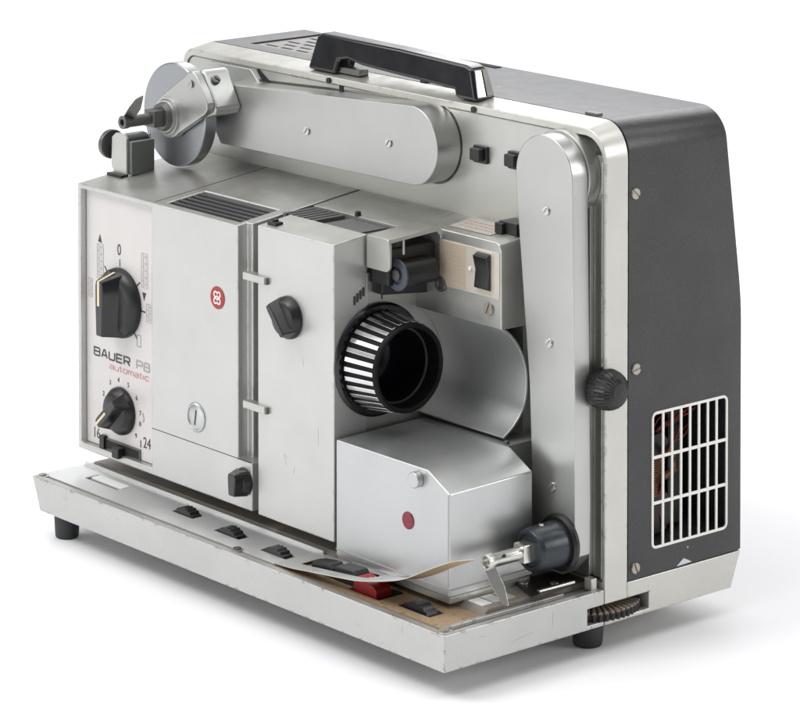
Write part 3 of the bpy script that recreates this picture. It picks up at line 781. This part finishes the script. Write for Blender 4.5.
# film guide bracket near the gate
br = nb()
prism(br, rrect(256.4, 272.6, 193.6, 208.8, (.4, 3.0, 3.0, 1.0), 6), 'y', 43.2, 44.8)
brk = obj('guide_bracket', br, 'silver', bev=.3, label='open bracket holding the film roller beside the gate')
bm = nb(); prism(bm, [(43.3,206.6),(43.3,208.6),(72.5,210.6),(75.0,209.6),(76.0,206.5),(76.0,202),(74.6,202),(74.6,206.0),(72.6,208.4)], 'x', 256.4, 272.0); obj('bracket_top', bm, 'silver', brk, bev=.4)
bm = nb(); box(bm, 250.5, 268.5, 46, 74, 186.0, 203.5); obj('gate_block', bm, 'black', brk, bev=1.0)
bm = nb(); box(bm, 268.4, 270.2, 53.4, 54.6, 200, 208); obj('bracket_post', bm, 'steel', brk, bev=.2)
bm = nb(); lathe(bm, [(0, 7.3), (1.2, 7.3), (1.2, 4.2), (.4, 4.0), (.4, 0)], (270.6, 50.2, 191.6), (0,-1,0), 40)
rl = obj('film_roller', bm, 'ring', bev=.25, label='blue grey film roller by the gate')
bm = nb(); cyl(bm, (270.6, 49.6, 191.6), (0,-1,0), 2.6, 1.2, 20); obj('roller_hub', bm, 'dark_steel', rl, bev=.2)
bm = nb(); cyl(bm, (270.6, 70, 191.6), (0,-1,0), 6.0, 19.6, 32); obj('roller_body', bm, 'black', rl, bev=.3)
bm = nb(); lathe(bm, [(0, 3.6), (1.6, 3.4), (1.6, 1.9), (.9, 1.7), (.9, 0)], (272.5, 75.0, 184.0), (0,-1,0), 24); obj('guide_screw', bm, 'dark_steel', bev=.2)
bm = nb(); prism(bm, [(48,181),(76,178),(78,186),(70,190),(48,188)], 'x', 254.8, 262); obj('film_guide', bm, 'black', bev=.6)

# ------------------------------------------------------------------ switch plate and concave trough
bm = nb()
prism(bm, [(246,ztop(75)-.2),(309.6,ztop(75)-.2),(311.8,ztop(75)-1.2),(313,ztop(75)-3.6),(313,170),(246,170)], 'y', 75.0, 97.6,)
for v in bm.verts:
    if v.co.y > 90 and v.co.z > 200: v.co.z += .12*22.6
c = prism(nb(), [(246,0),(246,1),(254,1)], 'y', 0, 1); c.free()
swb = obj('switch_block', bm, 'silver', bev=.5, seg=3)
# shelf left of the block (sloping, behind bracket)
bm = nb(); prism(bm, [(62.5,ztop(62.5)-1.5),(62.5,ztop(62.5)),(97.5,ztop(97.5)),(97.5,ztop(97.5)-1.5)], 'x', 253.7, 258)
obj('shelf_edge', bm, 'silver', swb, bev=.2)
prof = [(75.2,170.2),(79.6,167.2),(83.6,163.0),(86.8,158.0),(89.0,152.6),(90.1,147.3),(90.2,141.6),(89.4,136.0),(87.7,131.7),(84.6,127.6),(80.8,124.2),(76.2,121.3)]
def smooth2(L, m=4):
    o_ = []
    for i in range(len(L)-1):
        P = [Vector(L[max(0, min(len(L)-1, j))]) for j in (i-1, i, i+1, i+2)]
        for q in range(m):
            u = q/m; o_.append(tuple(.5*((2*P[1])+(-P[0]+P[2])*u+(2*P[0]-5*P[1]+4*P[2]-P[3])*u*u+(-P[0]+3*P[1]-3*P[2]+P[3])*u**3)))
    return o_+[L[-1]]
prof = smooth2(prof)
bm = nb()
th = 1.1
back = []
for i, (y, z) in enumerate(prof):
    a = Vector(prof[max(0, i-1)]); b2 = Vector(prof[min(len(prof)-1, i+1)]); t = (b2-a).normalized(); n_ = Vector((-t.y, t.x))
    if n_.x < 0: n_ = -n_
    back.append((y+n_.x*th, z+n_.y*th))
prism(bm, prof+back[::-1], 'x', 254.7, 313)
obj('light_trough', bm, 'trough', bev=.25, label='curved satin metal trough beside the lens')
bm = nb(); box(bm, 254.7, 309, 92.2, 97.4, 112, 169.8); obj('trough_back', bm, 'shade_grey', bev=.3)
bm = nb(); box(bm, 271.2, 312.0, 74.55, 75.2, 183.6, 204.8); bp_ = obj('switch_plate', bm, 'beige_pale', bev=.15, label='beige plate around the rocker switch')
bm = nb(); box(bm, 271.6, 289.4, 74.35, 74.7, 184.2, 204.4); obj('rating_panel', bm, 'beige', bp_, bev=.1)
bm = nb()
for k in range(8): box(bm, 273.0, 287.4-(k % 3)*1.2, 74.28, 74.4, 187.0+k*1.9, 187.45+k*1.9)
obj('fine_print', bm, make_mat('faint_print', (.50,.42,.33), .1, .5), bp_, flat=True)
bm = nb(); box(bm, 295.9, 307.9, 74.2, 74.9, 185.4, 204.4); obj('switch_surround', bm, 'beige_pale', bp_, bev=.2)
sw = nb(); prism(sw, [(74.3,186.6),(72.0,187.6),(72.9,195.4),(71.2,202.2),(74.3,203.6)], 'x', 297.6, 306.8); sw_o = obj('rocker_switch', sw, 'black_gloss', bev=.3)
bm = nb(); cyl(bm, (292.8, 74.6, 194.8), (0,-1,0), 1.0, .9, 16); obj('indicator_pin', bm, 'white', bp_, bev=.2)
screw((305.0, 75.0, 178.4), 3.0, 1.3, 1.15, '-y', 'screw_old')
# sticker on the shelf
bm = nb(); v = [bm.verts.new(p) for p in [(x, y, ztop(y)+dz) for dz in (.05, .2) for x, y in ((272,80),(300,80),(300,93),(272,93))]]
for f in ((0,1,2,3),(7,6,5,4),(0,4,5,1),(1,5,6,2),(2,6,7,3),(3,7,4,0)): bm.faces.new([v[i] for i in f])
for v in bm.verts: v.co.z += .0
st = obj('sticker', bm, make_mat('sticker_paper', (.50,.475,.43), .2, .45), swb, flat=True, label='worn paper sticker on the shelf')
bm = nb()
for k in range(3):
    for j in range(7): 
        y = 83+k*3.2; x = 274+j*3.5; vv = [(x, y), (x+2.2, y), (x+2.6, y+1.2), (x+.4, y+1.2)]
        prism(bm, vv, 'z', ztop(y)+.1, ztop(y)+.42)
obj('sticker_print', bm, make_mat('faded_red_print', (.46,.33,.30), 0., .5), st, flat=True)

# a few scratches and knocks
def scratch(par, face, u0, v0, u1, v1, w=.22):
    d = Vector((u1-u0, v1-v0)); n_ = Vector((-d.y, d.x)).normalized()*w/2
    q = [(u0+n_.x, v0+n_.y), (u1+n_.x*.3, v1+n_.y*.3), (u1-n_.x*.3, v1-n_.y*.3), (u0-n_.x, v0-n_.y)]
    b_ = nb(); prism(b_, q, face[0], face[1]-.06, face[1]+.06); return obj('scratch', b_, make_mat('scratch_grey', (.40,.38,.35), .3, .5) if 'scratch_grey' not in bpy.data.materials else bpy.data.materials['scratch_grey'], par, flat=True)
for a_ in ((219,103,221,98),(219.6,102.6,222.5,101.9),(226,95,226.8,99),(244,120,244.3,112),(233,150,233.4,146.5)): scratch(gate, ('y', YF), *a_)
for a_ in ((120,55,124,54.2),(300,50,304,49.5),(332,57,332.6,54),(75,55.5,80,54.8),(76,54.4,79,53.9),(265,57.6,270,57.3)): scratch(base, ('y', 0), *a_)
for a_ in ((40,49,52,50.2),(63,57,63.2,49),(20,55,24,54.6)): scratch(base, ('x', XR), *a_)

# ------------------------------------------------------------------ lower mirror box
bx = prism(nb(), [(256.9,64.4),(335,64.4),(335,110),(320.3,117.7),(256.9,117.7)], 'y', YF, 74.0)
for v in bx.verts:
    if v.co.y > 50 and v.co.z > 100: v.co.z += 1.2
mbx = obj('lamp_box', bx, 'silver_box', bev=.7, seg=3, label='bevelled silver metal box below the lens')
bm = nb(); box(bm, 257.4, 334.3, YF+.8, 73, 61.5, 64.3); obj('box_foot', bm, 'silver', mbx, bev=.2)
bm = nb(); box(bm, 257.0, 335.25, YF-.22, 73.8, 67.6, 68.1); obj('seam', bm, 'ink_grey', mbx, flat=True)
bm = nb(); box(bm, 334.0, 334.5, YF-.12, YF+.2, 69, 109.5); obj('seam', bm, 'ink_grey', mbx, flat=True)
bm = nb(); cyl(bm, (314.2, YF, 112.4), (0,-1,0), 3.6, 3.4, 32); obj('box_button', bm, 'silver_box', bev=.5, label='round silver stud on the box')
bm = nb(); lathe(bm, [(0,3.9),(.3,3.9),(.5,3.6),(.5,0)], (307.4, YF, 92.4), (0,-1,0), 32); obj('red_window', bm, 'dull_red', label='dark red round window on the box')
bm = nb(); box(bm, 256.5, 318, 74.1, 97.4, 62, 118.9); obj('box_rear', bm, 'shade_grey', mbx, bev=.3)
bm = nb(); box(bm, 314.5, 316.5, 75, 77, 118.5, 120.6); obj('box_latch', bm, 'dark_steel', mbx, bev=.4)

# ------------------------------------------------------------------ arms
def stadium(x0, x1, z0, z1, r, n=20):
    return rrect(x0, x1, z0, z1, r, n)
# horizontal supply arm: tapers slightly from right to left
def arm_h(grow, yy0, yy1, name, mat, par, bev):
    zc = 243.0; pts = []
    R = 18.6+grow; cxr = 243.6
    for k in range(33):
        a = -PI/2+PI*k/32; pts.append((cxr+R*math.cos(a), zc+R*math.sin(a)))
    pts += [(98-grow, 238.3+15.0+grow), (93-grow, 238.3+9), (92-grow, 238.3-9), (97-grow, 238.3-15.4-grow)]
    return obj(name, prism(nb(), pts, 'y', yy0, yy1), mat, par, bev=bev)
ah = arm_h(0, 81.0, 95.6, 'supply_arm', 'silver_arm', ROOT, .5)
arm_h(1.6, 95.6, 97.5, 'arm_flange', 'silver_arm', ah, .4)
for (x, z) in ((166.2, 238.9), (227.7, 241.9)): screw((x, 81, z), 2.1, .9, .9, '-y', 'screw', ah)
# pad and slanted shadow painted as a black patch above the arm's left end
bm = prism(nb(), [(112.5,255.0),(108.0,260.0),(110.0,260.3),(119.5,254.6)], 'y', 95.2, 97); obj('painted_wall_shadow', bm, 'black_matte', wall_o, flat=True)
bm = prism(nb(), [(70,259.6),(104,259.9),(112,252.6),(112,240),(70,240)], 'y', 94.4, 97.5); obj('arm_stop', bm, 'silver', wall_o, bev=.7)
# vertical take-up arm
pts = []
for k in range(33):
    a = PI*k/32; pts.append((334.4+18.4*math.cos(a), 242.3+18.4*math.sin(a)))
pts += [(316.3, 233), (325.0, 148.8), (326.6, 114.4), (328.2, 76.0), (331.5, 66.0), (346.5, 66.0), (355.0, 75.5), (355.2, 100), (354.2, 170)]
av = obj('take_up_arm', prism(nb(), pts, 'y', 81.0, 90.6), 'silver_arm', bev=.5)
pts = [(334.4+19.6*math.cos(2*PI*k/48), 242.3+19.6*math.sin(2*PI*k/48)) for k in range(48)]
obj('arm_flange', prism(nb(), pts, 'y', 90.6, 97.5), 'silver_arm', av, bev=.4)
for (x, z) in ((336.2, 227.1), (338.3, 168.2), (340.6, 104.1)): screw((x, 81, z), 2.1, .9, .8, '-y', 'screw', av)

# wall push buttons
for (x, z) in ((277.2, 242.0), (300.8, 242.6)):
    bm = nb(); box(bm, x-4.6, x+4.6, 93.8, 97.6, z-4.0, z+4.0); pb = obj('push_button', bm, 'black', bev=.4)
    bm = nb(); box(bm, x-3.8, x+3.0, 90.6, 94.2, z-2.6, z+3.2); obj('button_cap', bm, 'black', pb, bev=.7)
bm = nb(); box(bm, 299, 311, 86, 97.4, 211.0, 216.2); pb = obj('push_button', bm, 'black', bev=.4)
bm = nb(); box(bm, 298.4, 303.5, 83.8, 88, 210.6, 215.6); obj('button_cap', bm, 'black', pb, bev=.5)
bm = nb(); box(bm, 311.6, 313.2, 96.6, 97.8, 205, 222); obj('wall_slot', bm, 'black_matte', wall_o, flat=True)

# fluted side knob in the frame groove
bm = nb(); pts = []
KC = (96.0, 149.2)
lathe(bm, [(0, 9.2), (5, 9.2)], (355.6, KC[0], KC[1]), (1,0,0), 40)
fk = obj('fluted_knob', bm, 'black', bev=.4, label='black fluted knob at the edge of the frame')
bm = nb(); n = 30; rings = []
for (t, r) in ((0, 9.4), (4.0, 9.3), (7.0, 8.9), (9.4, 7.9), (11.2, 6.3), (12.3, 4.2), (12.7, 0)):
    if r == 0: rings.append([bm.verts.new((360+t-4, KC[0], KC[1]))]); continue
    rings.append([bm.verts.new((360+t-4, KC[0]+(r*(1 if k % 2 else .945))*math.cos(PI*k/n), KC[1]+(r*(1 if k % 2 else .945))*math.sin(PI*k/n))) for k in range(2*n)])
for A, B in zip(rings, rings[1:]):
    for k in range(2*n):
        k2 = (k+1) % (2*n)
        if len(B) == 1: bm.faces.new((A[k], B[0], A[k2]))
        else: bm.faces.new((A[k], B[k], B[k2], A[k2]))
bm.faces.new(rings[0][::-1]); obj('knob_cap', bm, 'black', fk, flat=True)

# ------------------------------------------------------------------ supply spindle, disc and bracket (upper left)
bm = nb(); lathe(bm, [(0, 25.4), (.5, 26.0), (7.0, 26.0), (7.5, 25.5)], (78.2, 73.6, 236.5), (0,-1,0), 80); dsc = obj('drive_disc', bm, 'disc', bev=.2, label='round aluminium drive disc behind the upper spindle')
bm = nb(); cyl(bm, (78.2, 97, 236.5), (0,-1,0), 8, 24, 32); obj('disc_axle', bm, 'dark_steel', dsc)
# bracket plate
def hull2(c0, r0, pts_far):
    return None
cx, cz = 80.4, 236.8
pl = []
for k in range(21):
    a = math.radians(118)+math.radians(196)*k/20; pl.append((cx+11.0*math.cos(a), cz+11.0*math.sin(a)))
pl += [(110.6, 241.6), (112.6, 243.8), (112.9, 247.0), (109.5, 253.0), (103.6, 259.9), (100.6, 261.6), (97.2, 261.0), (94.5, 258.6)]
bkt = obj('spindle_bracket', prism(nb(), pl, 'y', 60.8, 65.2), 'silver_arm', bev=.5, seg=3, label='silver arm bracket carrying the upper spindle')
ps = [(99.6,261.6),(102.4,262.0),(105.0,260.4),(114.4,244.2),(113.2,241.0),(104.0,238.2),(96.8,241.0),(93.4,250.0)]
bo = prism(nb(), ps, 'y', 65.3, 80.9); obj('bracket_boss', bo, 'silver_arm', bkt, bev=1.8, seg=4)
screw((99.6, 60.2, 255.2), 2.0, .35, .9, '-y', 'silver_arm', bkt)
bm = screw_bm(2.6, 1.3, 2.2, 'z')
Q = Vector((.62, -.0, .78)).to_track_quat('Z', 'Y').to_matrix()
for v in bm.verts: v.co = Q @ v.co + Vector((106.4, 70.5, 257.0))
obj('screw', bm, 'dark_steel', bkt, bev=.15, seg=1)
bm = nb(); lathe(bm, [(0, 9.8), (1.3, 9.6), (1.3, 8.6), (.8, 8.4), (2.6, 8.0), (2.6, 7.2), (1.9, 7.0), (3.2, 6.4), (4.4, 5.2), (4.4, 0)], (cx, 60.8, cz), (0,-1,0), 48); hbz = obj('spindle_hub', bm, 'silver_arm', label='ringed hub of the upper spindle')
bm = nb(); lathe(bm, [(1.6, 7.4), (4.6, 6.6), (4.6, 0)], (cx, 60.0, cz), (0,-1,0), 40); obj('hub_cap', bm, 'dark_steel', hbz, bev=.2)
bm = nb(); box(bm, cx-4.2, cx+4.2, 49.0, 55.8, cz-4.2, cz+4.2); obj('square_collar', bm, 'dark_steel', hbz, bev=.5)
bm = nb(); lathe(bm, [(0, 2.9), (16.0, 2.9), (17.0, 3.3), (20.0, 3.3), (20.0, 1.7), (17.5, 1.7), (17.5, 0)], (cx, 52.5, cz), (0,-1,0), 28); obj('spindle_rod', bm, 'dark_steel', hbz, bev=.2)
# latch blade of upper spindle (leans up)
def blade(p0, p1, w0, w1, thick, side, mat, name, par):
    p0, p1 = Vector(p0), Vector(p1); d = (p1-p0); L = d.length; d.normalize(); s = Vector(side).normalized(); s = (s-d*s.dot(d)).normalized(); n_ = d.cross(s)
    ol = [(0,-w0),(L*.45,-w0*1.05),(L*.8,-w1*1.4),(L,-w1*.15),(L,w1*.3),(L*.55,w0*1.0),(0,w0)]
    bm = nb(); A = [bm.verts.new(p0+d*a+s*b_+n_*thick) for a, b_ in ol]; B = [bm.verts.new(p0+d*a+s*b_-n_*thick) for a, b_ in ol]
    bm.faces.new(A); bm.faces.new(B[::-1])
    for i in range(len(A)): bm.faces.new((A[i], B[i], B[(i+1) % len(A)], A[(i+1) % len(A)]))
    return obj(name, bm, mat, par, bev=.2)
blade((79.0, 36.8, 237.2), (95.0, 34.6, 251.6), 2.7, 1.6, .5, (.65,.76,0), 'dark_steel', 'latch_blade', hbz)

# small roller block on the left top
zb = 206.4
bm = prism(nb(), [(66.6,zb+.6),(66.6,225),(64.6,227.4),(57.4,227.0),(54.2,224.6),(53.6,210.5),(56.0,zb+.2)], 'y', 45.0, 46.6)
rb = obj('roller_guide', bm, 'silver', bev=.3, label='small grey roller guide on the left top corner')
bm = nb(); box(bm, 65.0, 68.8, 46.7, 61.0, zb+.4, 223.6); obj('guide_side', bm, make_mat('guide_shade_grey', (.17,.18,.165), .3, .45), rb, bev=.5)  # right side coloured darker to stand in for its shade
bm = nb(); box(bm, 56.6, 65.0, 60.0, 61.6, zb+2, 226); obj('guide_back', bm, 'silver', rb, bev=.5)
bm = nb(); cyl(bm, (60.6, 59.8, 220), (0,-1,0), 6.6, 12.8, 32); obj('guide_roller', bm, 'black', rb, bev=.4)
bm = nb(); cyl(bm, (49.8, 49.0, 219.6), (-1,0,0), 7.4, 3.0, 32); cyl(bm, (56, 49.0, 219.6), (-1,0,0), 2, 6, 16)
obj('guide_wheel', bm, 'dark_steel', rb, bev=.5)
bm = nb(); box(bm, 54.0, 66.5, 41.8, 46.5, ztop(44)-.2, ztop(44)+1.2); obj('guide_pad', bm, 'black', rb, bev=.3)

# ------------------------------------------------------------------ take-up spindle (lower right)
bx_, bz_ = 346.0, 80.6
bm = nb(); lathe(bm, [(0, 10.2), (3.0, 10.2), (17.0, 9.6), (18.6, 9.2), (19.4, 8.4), (19.4, 7.2), (18.6, 6.8), (18.9, 0)], (bx_, 80.8, bz_), (0,-1,0), 56)
th_ = obj('take_up_hub', bm, 'hub', bev=.2, label='dark blue-black hub at the foot of the arm')
bm = nb(); lathe(bm, [(0, 12.6), (1.6, 12.8), (3.0, 12.0), (3.0, 9.0)], (bx_, 80.9, bz_), (0,-1,0), 56); obj('hub_flange', bm, 'black', th_, bev=.2)
bm = nb(); cyl(bm, (bx_, 69, bz_+8.8), (0,0,1), 1.2, 1.8, 14); obj('hub_pin', bm, 'steel', th_, bev=.2)
bm = nb(); box(bm, bx_-3.6, bx_+3.6, 55.6, 62.4, bz_-4.0, bz_+4.0); obj('square_collar', bm, 'steel', th_, bev=.4)
bm = nb(); lathe(bm, [(0, 3.0), (20.2, 3.0), (21.2, 3.5), (24.4, 3.5), (24.4, 2.5), (21.8, 2.3), (21.8, 0)], (bx_, 60.5, bz_), (0,-1,0), 32); obj('spindle_rod', bm, 'steel', th_, bev=.2)
bm = nb(); cyl(bm, (bx_+2.2, 44.6, bz_+1.5), (.8,0,.6), .75, .9, 12); obj('rod_hole', bm, 'black_matte', th_)
blade((bx_+1.0, 37.4, bz_-2.4), (356.6, 39.6, 63.4), 2.5, 1.5, .5, (.65,.76,0), 'steel', 'latch_blade', th_)

# oily plate on the deck under the spindle and small fittings
bm = prism(nb(), [(331,66),(353,57.5),(352.5,75),(350,92),(333,93)], 'z', 61.9, 62.7); op = obj('oiled_plate', bm, make_mat('oily_plate', (.055,.045,.04), .5, .35, .2, 900, .2), bev=.2, label='oily dark plate below the take-up hub')
for (x, y) in ((337.5, 66.5), (346.5, 76.5)):
    bm = nb(); cyl(bm, (x, y, 62.7), (0,0,1), 2.0, .9, 18); obj('plate_screw', bm, 'screw', op, bev=.2)
bm = prism(nb(), [(349.6,63),(351.6,63),(352.2,84),(350.2,84)], 'z', 62.8, 64.0); obj('plate_rail', bm, 'steel', op, bev=.3)
bm = nb(); box(bm, 352.5, 357.2, 89.0, 92.5, 59.5, 64.8); obj('deck_block', bm, 'rim', bev=.4)
for (x0, x1, y0, y1, m_) in ((336.4,345.6,34.5,40.5,'white'),(336.4,345.6,41.5,47.5,'strip'),(336.4,345.6,48.5,54.0,'beige_pale')):
    bm = nb(); box(bm, x0, x1, y0, y1, 61.5, 61.95); obj('deck_label', bm, m_, base, flat=True)

# ------------------------------------------------------------------ camera
f, cyp = 3293.58647272, -353.16777376
yaw, pitch = math.radians(49.6172147), math.radians(2.11450804)
cam = bpy.data.cameras.new('camera'); co = bpy.data.objects.new('camera', cam); C.objects.link(co)
co.location = W((1402.31825483, -911.31878826, 531.9458779))
co.rotation_euler = (PI/2-pitch, 0, yaw)
cam.sensor_width = 36; cam.sensor_fit = 'HORIZONTAL'; cam.lens = 36*f/800
cam.shift_x = 0; cam.shift_y = -(361.5-cyp)/800
cam.clip_start = .05; cam.clip_end = 50
bpy.context.scene.camera = co

# ------------------------------------------------------------------ light
wd = bpy.data.worlds.new('World'); bpy.context.scene.world = wd; wd.use_nodes = True
bg = wd.node_tree.nodes['Background']; bg.inputs['Color'].default_value = (.97,.98,1,1); bg.inputs['Strength'].default_value = .22
def area(name, loc, tgt, size, power, col=(1,1,1), sy=None):
    l = bpy.data.lights.new(name, 'AREA'); l.energy = power; l.color = col; l.size = size
    if sy: l.shape = 'RECTANGLE'; l.size_y = sy
    o = bpy.data.objects.new(name, l); C.objects.link(o); o.location = loc
    o.rotation_euler = (Vector(tgt)-Vector(loc)).to_track_quat('-Z', 'Y').to_euler()
    return o
area('key_softbox', (-1.9, -1.5, 1.6), (0, 0, .12), 1.1, 15, (1,.995,.985))
area('front_softbox', (-.55, -1.35, 1.95), (0.05, 0, .1), .8, 18, (1,1,.995))
area('low_front_fill', (-.5, -2.3, .42), (0, 0, .0), 2.2, 13, (1,1,1), .7)  # added fill lamp, lightens the floor shadow under the base
area('overhead_softbox', (-.1, -.3, 2.5), (0, -.1, 0), 3.4, 66, (1,1,1), 3.4)
area('back_fill', (-1.6, 2.3, 1.7), (-.2, .6, 0), 2.2, 32, (.985,.99,1), 1.4)  # added lamp out of view, brightens cover top and far paper
area('right_softbox', (2.0, 1.5, .9), (.15, .05, .1), .9, 18, (1,.99,.97))
area('right_rear_softbox', (.75, 1.35, 1.6), (.1, 0, .15), .35, 6, (1,1,1), 1.2)

sc = bpy.context.scene
sc.view_settings.view_transform = 'Standard'; sc.view_settings.look = 'None'; sc.view_settings.gamma = 1; sc.view_settings.exposure = -.1
sc.render.film_transparent = False
try:
    sc.cycles.use_denoising = True
except Exception: pass
